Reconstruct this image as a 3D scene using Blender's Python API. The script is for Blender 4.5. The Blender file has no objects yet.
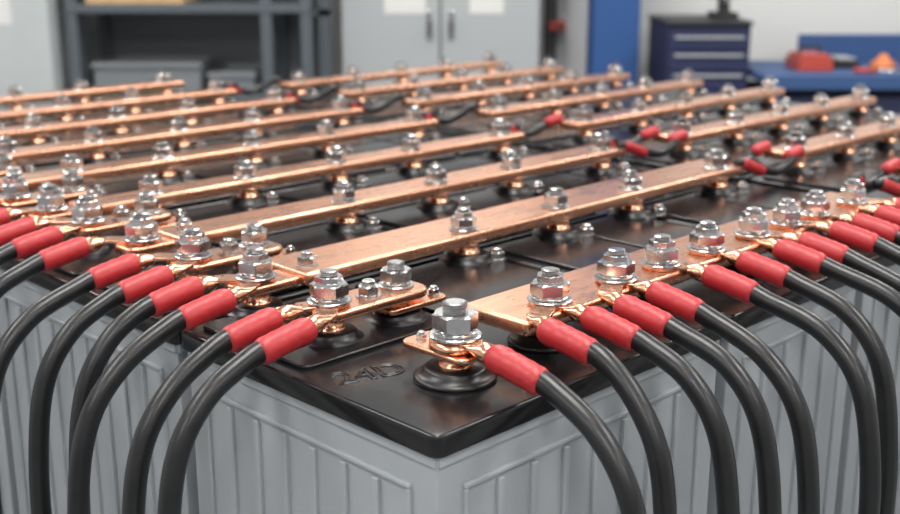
import bpy, math, random
from mathutils import Vector, Matrix
random.seed(7)
X0,Y0,ZL=-0.0098,0.8013,0.94
BANK=Matrix.Translation((X0,Y0,ZL))@Matrix.Rotation(math.radians(45),4,'Z')
scene=bpy.context.scene
col=scene.collection
scene.view_settings.view_transform='Standard'
scene.view_settings.look='None'
scene.view_settings.exposure=-0.06

# ---------------- materials ----------------
def mat(name,color,rough=.5,metal=0,noise=None,bump=0,bscale=200,spec=.5,coat=0,emit=None,estr=0,stretch=None):
    m=bpy.data.materials.new(name); m.use_nodes=True
    nt=m.node_tree; b=nt.nodes['Principled BSDF']
    b.inputs['Base Color'].default_value=(*color,1)
    b.inputs['Roughness'].default_value=rough
    b.inputs['Metallic'].default_value=metal
    b.inputs['Specular IOR Level'].default_value=spec
    b.inputs['Coat Weight'].default_value=coat
    if emit:
        b.inputs['Emission Color'].default_value=(*emit,1); b.inputs['Emission Strength'].default_value=estr
    tc=nt.nodes.new('ShaderNodeTexCoord'); vec=tc.outputs['Object']
    if stretch:
        mp=nt.nodes.new('ShaderNodeMapping'); mp.inputs['Scale'].default_value=stretch
        nt.links.new(vec,mp.inputs['Vector']); vec=mp.outputs['Vector']
    if noise:
        c2,scale,lo,hi,rv=noise
        n=nt.nodes.new('ShaderNodeTexNoise'); n.inputs['Scale'].default_value=scale
        n.inputs['Detail'].default_value=5; n.inputs['Roughness'].default_value=.6
        nt.links.new(vec,n.inputs['Vector'])
        mr=nt.nodes.new('ShaderNodeMapRange'); mr.inputs['From Min'].default_value=lo; mr.inputs['From Max'].default_value=hi
        nt.links.new(n.outputs['Fac'],mr.inputs['Value'])
        mx=nt.nodes.new('ShaderNodeMix'); mx.data_type='RGBA'
        mx.inputs['A'].default_value=(*color,1); mx.inputs['B'].default_value=(*c2,1)
        nt.links.new(mr.outputs['Result'],mx.inputs['Factor'])
        nt.links.new(mx.outputs['Result'],b.inputs['Base Color'])
        mr2=nt.nodes.new('ShaderNodeMapRange'); mr2.inputs['From Min'].default_value=lo; mr2.inputs['From Max'].default_value=hi
        mr2.inputs['To Min'].default_value=rough; mr2.inputs['To Max'].default_value=rv
        nt.links.new(n.outputs['Fac'],mr2.inputs['Value'])
        nt.links.new(mr2.outputs['Result'],b.inputs['Roughness'])
    if bump:
        n=nt.nodes.new('ShaderNodeTexNoise'); n.inputs['Scale'].default_value=bscale; n.inputs['Detail'].default_value=3
        nt.links.new(vec,n.inputs['Vector'])
        bp=nt.nodes.new('ShaderNodeBump'); bp.inputs['Strength'].default_value=bump; bp.inputs['Distance'].default_value=.001
        nt.links.new(n.outputs['Fac'],bp.inputs['Height']); nt.links.new(bp.outputs['Normal'],b.inputs['Normal'])
    return m
M={}
M['copper']=mat('copper',(.92,.505,.335),.25,1,((.64,.33,.215),34,.40,.74,.36),.045,110,stretch=(.4,1.6,1.6))
M['copper_clean']=mat('copper_clean',(.91,.485,.315),.21,1,((.74,.38,.24),60,.4,.7,.3),.04,120)
M['steel']=mat('zinc_steel',(.66,.66,.665),.20,1,((.54,.54,.54),120,.4,.7,.28),.03,300)
M['lid']=mat('black_plastic',(.007,.007,.008),.16,0,((.012,.012,.013),14,.4,.75,.26),.02,250,spec=.42)
M['pad']=mat('black_rubber',(.008,.008,.009),.35)
M['case']=mat('grey_plastic',(.38,.405,.43),.42,0,((.35,.375,.40),9,.4,.7,.48),.08,500)
M['cable']=mat('black_cable_jacket',(.0065,.007,.008),.32,0,((.010,.0105,.012),40,.4,.7,.39),.04,400)
M['red']=mat('red_heatshrink',(.39,.020,.024),.42,0,((.32,.015,.019),60,.4,.7,.48),.25,220)
M['wall']=mat('wall_paint',(.64,.65,.65),.7,0,None,.1,60)
M['wallb']=mat('wall_paint_grey',(.38,.385,.39),.7,0,None,.1,60)
M['ceil']=mat('ceiling_paint',(.40,.405,.41),.8)
M['floor']=mat('epoxy_floor',(.22,.23,.24),.35,0,((.18,.19,.2),3,.4,.7,.45))
M['lgrey']=mat('light_grey_metal',(.42,.45,.46),.45,0,((.39,.42,.43),4,.4,.7,.5))
M['lgrey2']=mat('cabinet_grey_metal',(.34,.36,.375),.45)
M['dgrey']=mat('dark_grey_metal',(.075,.09,.105),.5)
M['cab_in']=mat('seam_dark',(.04,.045,.05),.7)
M['backp']=mat('shelf_back_grey',(.16,.175,.19),.6)
M['paper']=mat('paper',(.60,.60,.59),.8)
M['card']=mat('cardboard',(.50,.34,.17),.8,0,((.42,.28,.14),12,.4,.7,.85))
M['bin']=mat('grey_bin_plastic',(.16,.175,.19),.5)
M['blue']=mat('blue_paint',(.018,.075,.24),.55)
M['navy']=mat('navy_paint',(.012,.016,.055),.55)
M['navyd']=mat('navy_drawer',(.016,.022,.075),.55)
M['benchblue']=mat('bench_blue',(.028,.075,.20),.55)
M['redp']=mat('red_plastic',(.42,.06,.04),.4)
M['orange']=mat('orange_plastic',(.6,.18,.05),.4)
M['chrome']=mat('chrome',(.7,.7,.72),.2,1)
M['black']=mat('black_matt',(.015,.015,.017),.5)
M['lamp']=mat('lamp_diffuser',(1,1,1),.5,emit=(1,.98,.95),estr=4.5)
M['rack']=mat('rack_steel',(.08,.09,.1),.5)

# ---------------- mesh builder ----------------
class MB:
    def __init__(s): s.v=[]; s.f=[]; s.m=[]; s.sm=[]; s.mats=[]
    def mi(s,k):
        if k not in s.mats: s.mats.append(k)
        return s.mats.index(k)
    def add(s,vs,fs,k,smooth=False):
        o=len(s.v); s.v+=[tuple(p) for p in vs]; i=s.mi(k)
        for j,f in enumerate(fs):
            s.f.append([a+o for a in f]); s.m.append(i); s.sm.append(smooth[j] if isinstance(smooth,list) else smooth)
    def box(s,x0,x1,y0,y1,z0,z1,k):
        vs=[(x,y,z) for z in (z0,z1) for y in (y0,y1) for x in (x0,x1)]
        s.add(vs,[(0,2,3,1),(4,5,7,6),(0,1,5,4),(2,6,7,3),(0,4,6,2),(1,3,7,5)],k)
    def rrect(s,x0,x1,y0,y1,z0,z1,r,k,bev=0,seg=6,rot=0,steps=3):
        r=max(r,bev+.0004)
        def ring(off,z):
            pts=[];rr=max(r-off,.0002)
            for cx,cy,a in ((x1-r,y1-r,0),(x0+r,y1-r,90),(x0+r,y0+r,180),(x1-r,y0+r,270)):
                for i in range(seg+1):
                    t=math.radians(a+90*i/seg); pts.append((cx+rr*math.cos(t),cy+rr*math.sin(t),z))
            if rot:
                mx,my=(x0+x1)/2,(y0+y1)/2; ca,sa=math.cos(rot),math.sin(rot)
                pts=[(mx+(x-mx)*ca-(y-my)*sa,my+(x-mx)*sa+(y-my)*ca,z) for x,y,z in pts]
            return pts
        if bev:
            prof=[(bev*(1-math.sin(math.pi/2*i/steps)),z0+bev*(1-math.cos(math.pi/2*i/steps))) for i in range(steps+1)]
            prof+=[(bev*(1-math.cos(math.pi/2*i/steps)),z1-bev*(1-math.sin(math.pi/2*i/steps))) for i in range(steps+1)]
        else: prof=[(0,z0),(0,z1)]
        rs=[ring(o,z) for o,z in prof]; n=len(rs[0]); vs=[p for q in rs for p in q]; fs=[]
        for j in range(len(rs)-1):
            for i in range(n): fs.append((j*n+i,j*n+(i+1)%n,(j+1)*n+(i+1)%n,(j+1)*n+i))
        sm=[True]*len(fs)+[False,False]
        fs.append(tuple(range(n))[::-1]); fs.append(tuple((len(rs)-1)*n+i for i in range(n)))
        s.add(vs,fs,k,sm)
    def lathe(s,cx,cy,prof,k,n=20,smooth=True):
        vs=[];fs=[]
        for r,z in prof:
            for i in range(n):
                t=2*math.pi*i/n; vs.append((cx+r*math.cos(t),cy+r*math.sin(t),z))
        for j in range(len(prof)-1):
            for i in range(n): fs.append((j*n+i,j*n+(i+1)%n,(j+1)*n+(i+1)%n,(j+1)*n+i))
        fs.append(tuple(range(n))[::-1]); fs.append(tuple((len(prof)-1)*n+i for i in range(n)))
        s.add(vs,fs,k,smooth)
    def hexn(s,cx,cy,z0,h,r,k,rot=0):
        n=24; vs=[];fs=[]; ap=r*math.cos(math.pi/6)
        def hr(t):
            a=(t-rot)%(math.pi/3)-math.pi/6; return ap/math.cos(a)
        for (mode,z) in ((1,z0),(0,z0+h*.10),(0,z0+h*.88),(1,z0+h)):
            for i in range(n):
                t=2*math.pi*i/n+rot; R=hr(t)
                if mode: R=min(R,ap*1.0)
                vs.append((cx+R*math.cos(t),cy+R*math.sin(t),z))
        for j in range(3):
            for i in range(n): fs.append((j*n+i,j*n+(i+1)%n,(j+1)*n+(i+1)%n,(j+1)*n+i))
        fs.append(tuple(range(n))[::-1]); fs.append(tuple(3*n+i for i in range(n)))
        s.add(vs,fs,k)
    def tube(s,pts,rad,k,n=16,caps=True,sq=None):
        """rad radius per point; sq optional (across,vertical) multipliers per point"""
        P=[Vector(p) for p in pts]; N=len(P)
        T=[(P[min(i+1,N-1)]-P[max(i-1,0)]).normalized() for i in range(N)]
        up=Vector((0,0,1)) if abs(T[0].z)<.9 else Vector((1,0,0))
        nrm=(up-T[0]*up.dot(T[0])).normalized()
        vs=[];fs=[]
        for i in range(N):
            nrm=(nrm-T[i]*nrm.dot(T[i])).normalized(); b=T[i].cross(nrm)
            R=rad[i] if isinstance(rad,(list,tuple)) else rad
            a_,v_=sq[i] if sq else (1,1)
            for j in range(n):
                t=2*math.pi*j/n; vs.append(P[i]+nrm*R*v_*math.cos(t)+b*R*a_*math.sin(t))
        for i in range(N-1):
            for j in range(n): fs.append((i*n+j,i*n+(j+1)%n,(i+1)*n+(j+1)%n,(i+1)*n+j))
        if caps:
            fs.append(tuple(range(n))[::-1]); fs.append(tuple((N-1)*n+i for i in range(n)))
        s.add(vs,fs,k,True)
    def obj(s,name,parent=None,mw=None,bev=0,segs=2,origin=None):
        if origin is None:
            origin=[ (min(p[i] for p in s.v)+max(p[i] for p in s.v))/2 for i in range(3)]
            origin[2]=min(p[2] for p in s.v)
        me=bpy.data.meshes.new(name)
        me.from_pydata([(p[0]-origin[0],p[1]-origin[1],p[2]-origin[2]) for p in s.v],[],s.f)
        for k in s.mats: me.materials.append(M[k])
        me.polygons.foreach_set('material_index',s.m); me.polygons.foreach_set('use_smooth',s.sm)
        me.update()
        o=bpy.data.objects.new(name,me); col.objects.link(o)
        W=(mw or Matrix.Identity(4))@Matrix.Translation(origin)
        o.matrix_world=W
        o['W']=[x for r in W for x in r]
        if parent:
            pw=Matrix([parent['W'][i*4:i*4+4] for i in range(4)])
            o.parent=parent; o.matrix_parent_inverse=pw.inverted(); o.matrix_basis=W
        if bev:
            b=o.modifiers.new('bevel','BEVEL'); b.width=bev; b.segments=segs; b.limit_method='ANGLE'; b.angle_limit=math.radians(40)
        return o

def stack(mb,u,v,h,s=1.0,kind=0):
    """washers + big nut + small nut + threaded stud standing on height h"""
    r=random.random()*math.pi/3; k='steel'
    mb.lathe(u,v,[(.0198*s,h),(.0208*s,h+.0006*s),(.0208*s,h+.0020*s),(.0198*s,h+.0026*s)],k,28,False)
    z=h+.0026*s
    mb.lathe(u,v,[(.0160*s,z),(.0168*s,z+.0005),(.0168*s,z+.0022*s),(.0160*s,z+.0027*s)],k,28,False); z+=.0027*s
    mb.lathe(u,v,[(.0142*s,z),(.0142*s,z+.0009*s)],k,24,False); z+=.0009*s
    hh0=.0120 if kind<1 else .0140
    mb.hexn(u,v,z,hh0*s,.0184*s,k,r); z+=hh0*s
    if kind==0:
        mb.lathe(u,v,[(.0122*s,z),(.0122*s,z+.0010*s)],k,20,False); z+=.0010*s
        mb.hexn(u,v,z,.0062*s,.0134*s,k,r+.3); z+=.0062*s
        rr,hh=.0084*s,.0050*s
    else: rr,hh=.0100*s,.0085*s
    prof=[];n=max(3,int(hh/.0016))
    for i in range(n):
        prof+=[(rr*.80,z+hh*i/n),(rr,z+hh*(i+.35)/n),(rr,z+hh*(i+.6)/n)]
    prof+=[(rr*.78,z+hh)]
    mb.lathe(u,v,prof,k,18,False)

def small_bolt(mb,u,v,h,s=1.0):
    r=random.random()
    mb.lathe(u,v,[(.0125*s,h),(.0125*s,h+.002*s)],'steel',18,False)
    mb.hexn(u,v,h+.002*s,.0095*s,.0105*s,'steel',r)
    mb.lathe(u,v,[(.0062*s,h+.0115*s),(.0062*s,h+.0155*s),(.005*s,h+.0165*s)],'steel',14,False)

def pad(mb,u,v,top,post=True,R=.033):
    mb.lathe(u,v,[(R,.0),(R,.003),(R*.94,.0045),(R*.78,.0048),(R*.76,.010),(R*.70,.0115),(R*.5,.012)],'pad',32)
    if post: mb.lathe(u,v,[(.0150,.010),(.0150,.014),(.0130,.015),(.0130,top-.002),(.0140,top)],'copper_clean',24)

# ---------------- batteries ----------------
uE1=[(0,.405),(.411,.70),(.706,.995)]
uE2=[(1.03,1.44),(1.446,1.87)]
vE=[(0,.357),(.363,.79),(.796,1.22),(1.226,1.65),(1.656,1.98)]
HB=.50
def battery(u0,u1,v0,v1):
    c=MB(); i=.007
    c.box(u0+i,u1-i,v0+i,v1-i,-HB,-.014,'case')
    def face(axis,pos,sgn,a0,a1):
        def strip(a,b,z0,z1,t=.0035):
            p0,p1=sorted((pos-sgn*.001,pos+sgn*t))
            if axis=='u': c.box(a,b,p0,p1,z0,z1,'case')
            else: c.box(p0,p1,a,b,z0,z1,'case')
        A,B=a0+.028,a1-.028; zt,zb=-.052,-HB+.03
        w=.0045
        strip(A,B,zt-w,zt); strip(A,B,zb,zb+w); strip(A,A+w,zb+w,zt-w); strip(B-w,B,zb+w,zt-w)
        n=round((B-A)/.04)
        for j in range(1,n):
            x=A+(B-A)*j/n; strip(x-.0035,x+.0035,zb+.008,zt-.008,.004)
        strip(a0+.001,a1-.001,-.030,-.014,.0025)
    face('u',v0+i,-1,u0+i,u1-i); face('u',v1-i,1,u0+i,u1-i)
    face('v',u0+i,-1,v0+i,v1-i); face('v',u1-i,1,v0+i,v1-i)
    b=c.obj('battery',mw=BANK,bev=.0012,segs=2)
    l=MB(); l.rrect(u0,u1,v0,v1,-.020,0,.010,'lid',.003)
    us=[u0+.012,(u0+u1)/2,u1-.012]
    lo=v0+(.175 if v0==0 else .012)
    vm=[lo,(lo+v1)/2 if v0>0 else v1-.01,v1-.01]
    for a in range(2):
        for q in range(2):
            if vm[q+1]-vm[q]<.05: continue
            l.rrect(us[a]+.004,us[a+1]-.004,vm[q]+.004,vm[q+1]-.004,-.001,.004,.01,'lid',.0015)
    l.obj('lid',b,BANK)
    return b
first=None
for (u0,u1) in uE1:
    for (v0,v1) in vE:
        b=battery(u0,u1,v0,v1)
        if first is None: first=b
for (u0,u1) in uE2:
    for (v0,v1) in [(-.30,-.006)]+vE[:4]: battery(u0,u1,v0,v1)

cu=bpy.data.curves.new('rating_mark','FONT'); cu.body='24D'; cu.size=.038
cu.fill_mode='NONE'; cu.bevel_depth=.0011; cu.extrude=0
cu.materials.append(M['lid'])
t=bpy.data.objects.new('rating_mark',cu); col.objects.link(t)
W=BANK@Matrix.Translation((.017,.135,-.0001))@Matrix.Rotation(math.radians(-18),4,'Z')
t.parent=first; pw=Matrix([first['W'][i*4:i*4+4] for i in range(4)]); t.matrix_parent_inverse=pw.inverted(); t.matrix_basis=W

# ---------------- busbars ----------------
TOP=.038; TH=.014; LT=.0038
def busbar(u0,u1,v0,v1,posts,nuts,pv,side=True,top=TOP,lift=0):
    b=MB(); b.rrect(u0,u1,v0,v1,top-TH,top,.006,'copper',.0032,seg=4,steps=4)
    o=b.obj('copper_busbar',mw=BANK)
    if posts:
        p=MB()
        for u in posts: pad(p,u,pv,top-TH)
        if side:
            for u in posts:
                small_bolt(p,u+.020,pv-.028,.004,.9)
        p.obj('terminal_posts',o,BANK)
    n=MB()
    for it in nuts:
        u,v,s,kd=it; stack(n,u,v,top+lift,s,kd)
    n.obj('hex_nuts',o,BANK)
    return o

R_NUTS=[.221,.32,.396,.479,.572,.647,.714,.81]
busbar(.165,.865,.056,.137,[.221,.396,.572,.714,.81],[(u,.078,1.0 if i<5 else .94,0) for i,u in enumerate(R_NUTS)],.085,side=False,lift=LT)
rowv=[.11+.215*k for k in range(9)]
for k in range(1,9):
    v=rowv[k]; pv=v+.003
    w={1:.078,2:.060}.get(k,.052)
    posts=[.37,.535,.69,.90] if k<3 else [.22,.37,.535,.69,.90]
    nuts=[(u,pv+.006,.84 if u<.85 else .94,1 if (j%2 or k>2) else 0) for j,u in enumerate(posts)]
    busbar(.125 if k==1 else .115,.945,v-.012,v-.012+w,posts,nuts,pv)
for k in range(0,8):
    v=rowv[k]; pv=v+.003
    posts=[1.13,1.30,1.46,1.62,1.79]
    busbar(1.09,1.83,v-.012,v-.012+(.056 if k<3 else .052),posts,[(u,pv+.006,.95 if u in (1.13,1.79) else .84,1) for j,u in enumerate(posts)],pv)

# ---------------- terminal link plates (left row) ----------------
LTOP=.034
def tlink(u0,u1,v,w=.048,extra=True,top=LTOP,rot=0):
    m=MB(); m.rrect(u0,u1,v-w/2,v+w/2,top-.009,top,w*.34,'copper_clean',.0025,rot=rot)
    if extra:
        m.rrect(u1-.055,u1+.022,v-.024,v+.014,top-.019,top-.0135,.008,'copper_clean',.0015)
    o=m.obj('terminal_link',mw=BANK)
    n=MB()
    uu=u0+.024
    pad(n,uu,v,top-.008); 
    pad(n,u1-.028,v,top-.008)
    n.obj('terminal_posts',o,BANK)
    q=MB()
    stack(q,uu,v,top+LT,1.0,0)
    small_bolt(q,(u0+u1)/2+.001,v-.004,top,1.0)
    stack(q,u1-.024,v+.004,top,.86,1)
    if extra: small_bolt(q,u1+.012,v-.012,top-.0135,.55)
    q.obj('hex_nuts',o,BANK)
TL=[.228+.226*k if k<3 else .228+.215*k for k in range(0,8)]
for k,v in enumerate(TL): tlink(.06,.19 if k else .195,v,.05)
BE=[rowv[k]+.017 for k in range(1,9)]
for k,v in enumerate(BE,1):
    m=MB(); m.rrect(.055,.13,v-.021,v+.021,LTOP-.009,LTOP,.014,'copper_clean',.0022)
    o=m.obj('terminal_link',mw=BANK)
    q=MB(); pad(q,.084,v,LTOP-.008); q.obj('terminal_posts',o,BANK)
    q=MB(); stack(q,.084,v,LTOP+LT,1.0,0); small_bolt(q,.137 if k>1 else .145,v-.004,TOP,.95); q.obj('hex_nuts',o,BANK)

# ---------------- corner terminal ----------------
m=MB(); cu_,cv_=.098,.078
m.rrect(cu_-.020,cu_+.022,cv_-.028,cv_+.05,.0215,.027,.010,'copper_clean',.0018)
o=m.obj('corner_terminal',mw=BANK)
q=MB(); pad(q,cu_,cv_,.0215,True,.036)
q.lathe(cu_,cv_,[(.020,.027),(.0228,.029),(.0225,.033),(.0195,.0355),(.0185,.0365)],'copper_clean',28)
q.obj('terminal_post',o,BANK)
q=MB(); stack(q,cu_,cv_,.0375,1.08,1); small_bolt(q,cu_-.004,cv_+.037,.0266,.45); q.obj('hex_nuts',o,BANK)

# ---------------- cables ----------------
def catmull(P,n=10):
    P=[Vector(p) for p in P]; Q=[P[0]*2-P[1]]+P+[P[-1]*2-P[-2]]; out=[]
    for i in range(1,len(Q)-2):
        for j in range(n):
            t=j/n; a,b,c,d=Q[i-1],Q[i],Q[i+1],Q[i+2]
            out.append(.5*((2*b)+(c-a)*t+(2*a-5*b+4*c-d)*t*t+(3*b-a-3*c+d)*t**3))
    out.append(P[-1]); return out
def sleeve(mb,A,B,r=.0120,k='red'):
    A,B=Vector(A),Vector(B); N=16; pts=[];rs=[]
    for i in range(N+1):
        t=i/N; pts.append(A.lerp(B,t)+Vector((0,0,-.003*t*t)))
        e=1.0+.02*math.sin(i*1.9)
        if i==0: e=.80
        elif i==1: e=.95
        elif i<5: e*=1.04
        if i==N: e=.86
        elif i==N-1: e=.95
        rs.append(r*e)
    mb.tube(pts,rs,k,18)
def cable(side,c,nut,out,s0=.036,ht=.038,jit=0,droop=0,pre=.051):
    f=(lambda a,d,h:(a,d,h)) if side=='R' else (lambda a,d,h:(d,a,h))
    h0=ht-.003
    d1=s0-.056
    e=-out
    pts=[f(c,d1+.012,h0-.005),f(c+jit*.1,d1-.014,h0-.0125),f(c+jit*.25,d1*.45+e*.55,h0-.035+droop),f(c+jit*.5,e*.86+d1*.14,h0-.077+droop),
         f(c+jit*.8,e,-.115),f(c+jit,e-.004,-.22),f(c+jit,e-.002,-.45),f(c+jit,e,-.90)]
    m=MB(); m.tube(catmull(pts,10),.0096,'cable',20)
    o=m.obj('battery_cable',mw=BANK)
    q=MB(); sleeve(q,f(c,s0,h0),f(c,d1,h0-.006)); q.obj('red_sleeve',o,BANK)
    # crimp barrel, flattening into a ring tongue clamped under the nut
    q=MB()
    nc,nd=nut
    cc=c+(nc-c)*.12
    hz=ht+LT/2
    A=Vector(f(c,s0-.006,h0)); B=Vector(f(cc,pre-.006,h0+.001)); E=Vector(f(cc+(nc-cc)*.10,pre+.006,hz)); F=Vector(f(cc+(nc-cc)*.2,pre+.010,hz))
    q.tube([A,B,B.lerp(E,.35),B.lerp(E,.7),E,F],[.0090]*6,'copper_clean',20,sq=[(1,1),(1,1),(1.05,.85),(1.12,.5),(1.18,.25),(1.18,.2)])
    Cn=Vector(f(nc,nd,hz)); E2=Vector((E.x,E.y,hz)); d=Cn-E2; L=d.length+.004; ang=math.atan2(d.y,d.x); mid=E2+d*.5
    q.rrect(mid.x-L/2,mid.x+L/2,mid.y-.0106,mid.y+.0106,ht,ht+LT,.003,'copper_clean',.0008,rot=ang,seg=3)
    q.lathe(Cn.x,Cn.y,[(.0175,ht+.0001),(.0185,ht+.0008),(.0185,ht+LT-.0008),(.0175,ht+LT-.0001)],'copper_clean',24,False)
    q.obj('copper_lug',o,BANK)
cable('R',.098,(.098,.078),.122,.036,.0335,pre=.050)
RC=[(.170,.221,.098),(.224,.221,.116),(.272,.32,.128),(.328,.32,.138),(.417,.396,.155),(.488,.479,.135),(.56,.572,.16),(.608,.572,.17),(.681,.647,.16),(.738,.714,.17),(.80,.81,.16),(.856,.81,.165)]
for c,n,o_ in RC:
    cable('R',c,(n,.078),o_,.040+random.uniform(-.004,.004),TOP,random.uniform(-.010,.010),random.uniform(-.004,.006))
LC=[(.195,TL[0],.118),(.24,TL[0],.125),(.318,BE[0],.13),(.375,BE[0],.10),(.43,TL[1],.115),(.495,TL[1],.14),(.598,BE[1],.12),(.667,TL[2],.13),(.73,TL[2],.12),(.80,BE[2],.12),(.88,TL[3],.12),(.96,BE[3],.12),(1.05,BE[3],.12),(1.15,TL[4],.12),(1.27,TL[5],.12)]
for i,(c,n,o_) in enumerate(LC):
    cable('L',c,(n,.084),o_,(.033 if i<2 else .037)+random.uniform(0,.006),LTOP,random.uniform(-.012,.012),random.uniform(-.004,.006))

# jumpers between the two banks
for k in range(0,8):
    for s in ((-1,1) if k<3 else (1,)):
        v=rowv[k]+.012+s*.017; hz=TOP+.004
        m=MB(); A=Vector((.935,v,hz)); B=Vector((1.10,v+s*.012,hz))
        P=[A,A+Vector((.03,s*.004,0)),Vector((.985,v+s*.014,hz-.014)),Vector((1.02,v+s*.018,hz-.021)),Vector((1.055,v+s*.018,hz-.013)),B-Vector((.02,0,0)),B]
        m.tube(catmull(P,6),.0074,'cable',14); o=m.obj('jumper_cable',mw=BANK)
        q=MB(); sleeve(q,P[0]+Vector((.008,0,0)),P[2],.0095); q.obj('red_sleeve',o,BANK)
        if k<4:
            q=MB(); sleeve(q,P[6],P[5]-Vector((.020,0,0.002)),.0095); q.obj('red_sleeve',o,BANK)

# ---------------- rack under the bank, cable ducts ----------------
r=MB(); zt=-HB
r.box(-.0,1.88,0,.05,zt-.05,zt,'rack'); r.box(0,1.0,1.93,1.98,zt-.05,zt,'rack')
for u in (0,.47,.945,1.03,1.45,1.83): r.box(u,u+.05,.05 if u<1 else -.30,1.93 if u<1 else 1.65,zt-.05,zt-.0,'rack')
for u in (0,.945,1.83):
    for v in (0.0,.9,1.6): r.box(u,u+.05,v,v+.05,-ZL,zt-.05,'rack')
for u in (1.03,1.83): r.box(u,u+.05,-.30,-.25,-ZL,zt-.05,'rack')
r.obj('battery_rack',mw=BANK,bev=.002)
d=MB(); d.box(0,1.0,-.23,-.22,-ZL,-ZL+.12,'rack'); d.box(0,1.0,-.08,-.07,-ZL,-ZL+.12,'rack'); d.box(0,1.0,-.22,-.08,-ZL,-ZL+.005,'rack'); d.obj('cable_tray',mw=BANK)
d=MB(); d.box(-.19,-.18,.1,1.5,-ZL,-ZL+.12,'rack'); d.box(-.06,-.05,.1,1.5,-ZL,-ZL+.12,'rack'); d.box(-.18,-.06,.1,1.5,-ZL,-ZL+.005,'rack'); d.obj('cable_tray',mw=BANK)

# ---------------- room ----------------
XL,XR,YF,YB,ZC=-4.0,4.0,-3.0,5.4,3.1
def single(name,args,k,bev=0):
    m=MB(); m.box(*args,k); return m.obj(name,bev=bev)
single('floor',(XL,XR,YF,YB,-.1,0),'floor')
single('ceiling',(XL,XR,YF,YB,ZC,ZC+.1),'ceil')
single('wall_back',(XL,XR,YB,YB+.1,0,ZC),'wall')
single('wall_front',(XL,XR,YF-.1,YF,0,ZC),'wallb')
single('wall_left',(XL-.1,XL,YF,YB,0,ZC),'wall')
single('wall_right',(XR,XR+.1,YF,YB,0,ZC),'wall')
single('baseboard_back',(XL,XR,YB-.015,YB,0,.1),'lgrey')

def locker(x0,x1,y0,y1,h,name,k,papers=(),ndoors=2):
    m=MB(); m.box(x0,x1,y0+.02,y1,.06,h,k); m.box(x0+.02,x1-.02,y0+.04,y1-.02,0,.06,'cab_in')
    m.box(x0+.004,x1-.004,y0+.012,y0+.021,.08,h-.02,'cab_in')
    o=m.obj(name,bev=.003)
    w=(x1-x0)/ndoors
    q=MB()
    for i in range(ndoors): q.box(x0+i*w+.004,x0+(i+1)*w-.004,y0,y0+.018,.08,h-.02,k)
    q.obj('doors',o,bev=.003)
    q=MB()
    for i in range(ndoors):
        hx=x0+(i+1)*w-.045 if i%2==0 else x0+i*w+.045
        q.box(hx-.014,hx+.014,y0-.004,y0+.002,.90,1.02,'chrome'); q.box(hx-.007,hx+.007,y0-.022,y0-.004,.92,.98,'cab_in')
    q.obj('handles',o,bev=.002)
    if papers:
        q=MB()
        for a,b_,c,d_ in papers: q.box(a,b_,y0-.002,y0+.001,c,d_,'paper')
        q.obj('paper_labels',o)
    return o
locker(-2.40,-1.58,4.65,5.15,1.95,'metal_locker','lgrey',papers=((-1.86,-1.73,.98,1.16),))
locker(-.45,.37,4.85,5.35,1.95,'metal_cabinet','lgrey2',papers=((-.27,-.10,1.01,1.2),(.08,.22,1.01,1.2)))
m=MB(); x0,x1,y0,y1=-1.54,-.56,4.72,5.2
for x in (x0,-.76,x1-.04):
    for y in (y0,y1-.04): m.box(x,x+.045,y,y+.04,0,1.98,'dgrey')
m.box(x1+.02,x1+.07,y0+.1,y0+.14,0,1.98,'dgrey')
for z in (.15,.42,.66,1.02,1.40,1.80):
    m.box(x0,x1+.005,y0-.004,y1,z,z+.035,'dgrey')
m.box(x0,x1,y1-.01,y1,.15,1.98,'backp')
m.box(x1,x1+.07,y0+.1,y0+.13,1.0,1.03,'dgrey')
m.obj('storage_shelving',bev=.002)
def carton(x0,x1,y0,y1,z0,z1,k,name):
    m=MB(); m.box(x0,x1,y0,y1,z0,z1-.012,k); m.box(x0,x1,y0,(y0+y1)/2-.002,z1-.012,z1-.008,k); m.box(x0,x1,(y0+y1)/2+.002,y1,z1-.012,z1-.008,k)
    m.box(x0+.02,x0+.1,y0-.001,y0,z0+.06,z0+.12,'paper'); m.obj(name,bev=.002)
carton(-1.46,-1.07,4.74,5.1,1.055,1.25,'card','cardboard_box')
def bin_(x0,x1,y0,y1,z0,z1):
    m=MB(); t=.006
    m.box(x0,x1,y0,y0+t,z0,z1,'bin');m.box(x0,x1,y1-t,y1,z0,z1,'bin');m.box(x0,x0+t,y0+t,y1-t,z0,z1,'bin');m.box(x1-t,x1,y0+t,y1-t,z0,z1,'bin')
    m.box(x0+t,x1-t,y0+t,y1-t,z0,z0+t,'bin'); m.box(x0-.008,x1+.008,y0-.01,y0,z1-.02,z1,'bin'); m.box(x0+.01,x1-.01,y0+.01,y1-.01,z1-.03,z1-.012,'lgrey2')
    m.obj('storage_bin',bev=.002)
bin_(-1.45,-1.02,4.75,5.1,.695,.82)
bin_(-.98,-.80,4.75,5.1,.695,.78)
m=MB(); m.tube([(.44,5.30,2.6),(.44,5.30,1.2),(.44,5.29,.8),(.45,5.29,.5)],.016,'black',12); m.tube([(.50,5.30,2.6),(.50,5.30,1.3),(.47,5.29,1.05),(.47,5.29,.5)],.010,'black',12)
m.box(.42,.52,5.27,5.4,1.1,1.13,'chrome'); m.box(.42,.52,5.27,5.4,.7,.73,'chrome')
m.obj('wall_conduit')
m=MB(); m.box(.445,.52,5.28,5.4,.91,.95,'redp'); m.tube([(.49,5.28,.93),(.49,5.24,.93)],.02,'redp',14); m.tube([(.49,5.24,.93),(.49,5.235,.93)],.012,'black',12); m.obj('emergency_stop_box',bev=.004)
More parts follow.
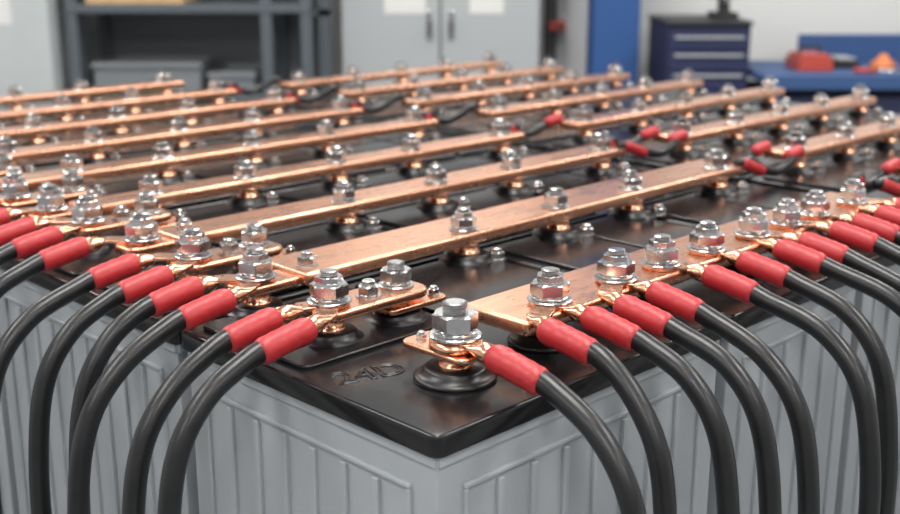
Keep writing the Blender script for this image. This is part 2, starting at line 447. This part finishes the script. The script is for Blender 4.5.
m=MB(); m.box(.61,.81,5.02,5.05,0,ZC,'blue'); m.box(.61,.81,5.20,5.23,0,ZC,'blue'); m.box(.70,.72,5.05,5.20,0,ZC,'blue'); m.box(.57,.85,4.98,5.27,0,.02,'blue')
m.obj('blue_steel_column',bev=.003)
m=MB(); x0,x1,y0,y1=.88,1.22,4.75,5.2
m.box(x0,x1,y0+.015,y1,.10,.97,'navy'); m.box(x0-.006,x1+.006,y0,y1+.005,.97,.985,'black')
tc=m.obj('tool_cabinet',bev=.004)
q=MB(); z=.12
for h in (.14,.12,.12,.11,.09,.08,.08,.07):
    q.box(x0+.012,x1-.012,y0,y0+.014,z,z+h-.008,'navyd'); q.box(x0+.03,x1-.03,y0-.012,y0,z+h-.028,z+h-.018,'lgrey2'); z+=h+.002
q.obj('drawers',tc,bev=.002)
q=MB()
for x in (x0+.05,x1-.05):
    for y in (y0+.07,y1-.07): q.tube([(x-.015,y,.05),(x+.015,y,.05)],.05,'black',16); q.box(x-.02,x+.02,y-.02,y+.02,.085,.10,'chrome')
q.obj('castors',tc)
m=MB(); m.box(1.10,1.2,4.9,5.05,.985,1.01,'black'); m.box(1.13,1.17,4.94,5.0,1.01,1.09,'black'); m.box(1.07,1.21,4.93,4.97,1.07,1.11,'black'); m.box(1.07,1.21,5.0,5.04,1.07,1.11,'black'); m.tube([(1.14,4.86,1.06),(1.14,4.94,1.06)],.008,'chrome',10)
m.obj('bench_vise',bev=.003)
m=MB(); x0,x1,y0,y1=1.24,2.9,4.55,5.2
m.box(x0,x1,y0,y1,.755,.785,'benchblue'); m.box(x0,x1,y0-.006,y0,.735,.79,'benchblue')
for x in (x0+.02,x1-.07):
    for y in (y0+.02,y1-.07): m.box(x,x+.05,y,y+.05,0,.755,'benchblue')
m.box(x0+.07,x1-.07,y0+.02,y0+.05,.55,.70,'navy'); m.box(x0+.07,x1-.07,y1-.05,y1-.03,.15,.7,'navy'); m.box(x0+.05,x1-.05,y0+.1,y1-.1,.14,.17,'benchblue')
m.box(x0+.3,x1,y1-.02,y1,.785,.90,'benchblue')
m.obj('workbench',bev=.003)
m=MB(); m.box(1.42,1.56,4.75,4.95,.786,.83,'redp'); m.box(1.43,1.55,4.76,4.94,.83,.85,'redp'); m.tube([(1.45,4.85,.85),(1.45,4.85,.875),(1.53,4.85,.875),(1.53,4.85,.85)],.007,'black',8); m.obj('toolbox',bev=.004)
m=MB(); m.lathe(1.78,4.8,[(.045,.786),(.05,.795),(.05,.815),(.025,.83),(.015,.85)],'orange',20); m.obj('adhesive_pot')
m=MB(); m.rrect(1.86,1.97,4.7,4.80,.786,.81,.02,'redp',.004); m.tube([(1.89,4.75,.81),(1.92,4.75,.835),(1.95,4.75,.81)],.006,'black',8); m.obj('tape_dispenser')
m=MB(); m.box(1.60,1.70,4.85,5.0,.786,.82,'black'); m.box(1.61,1.69,4.86,4.99,.82,.828,'lgrey2'); m.obj('small_parts_case',bev=.003)
m=MB(); m.tube([(1.62,4.68,.797),(1.70,4.66,.797)],.011,'redp',10); m.tube([(1.70,4.66,.797),(1.80,4.635,.797)],.005,'chrome',8); m.obj('screwdriver')

# ---------------- lights ----------------
def panel(x,y,sx,sy,p):
    m=MB(); m.box(x-sx/2-.03,x+sx/2+.03,y-sy/2-.03,y+sy/2+.03,ZC-.05,ZC-.001,'lgrey'); m.box(x-sx/2,x+sx/2,y-sy/2,y+sy/2,ZC-.054,ZC-.049,'lamp')
    o=m.obj('ceiling_light')
    L=bpy.data.lights.new('light','AREA'); L.shape='RECTANGLE'; L.size=sx; L.size_y=sy; L.energy=p; L.color=(1,.97,.93)
    lo=bpy.data.objects.new('light_emitter',L); col.objects.link(lo); 
    W=Matrix.Translation((x,y,ZC-.06)); pw=Matrix([o['W'][i*4:i*4+4] for i in range(4)])
    lo.parent=o; lo.matrix_parent_inverse=pw.inverted(); lo.matrix_basis=W
for x in (-2.2,0,2.2):
    for y in (-1.6,1.0,3.6): panel(x,y,.6,1.5,46 if y>0 else 36)
w=bpy.data.worlds.new('World'); scene.world=w; w.use_nodes=True
w.node_tree.nodes['Background'].inputs[0].default_value=(.8,.85,.9,1); w.node_tree.nodes['Background'].inputs[1].default_value=.3

# ---------------- camera ----------------
cam=bpy.data.cameras.new('camera'); co=bpy.data.objects.new('camera',cam); col.objects.link(co)
cam.sensor_width=36; cam.lens=46.3; cam.clip_start=.02
co.location=(0,0,ZL+.36); co.rotation_euler=(math.radians(90-15.3),0,0)
cam.dof.use_dof=True; cam.dof.focus_distance=1.03; cam.dof.aperture_fstop=5.2
scene.camera=co
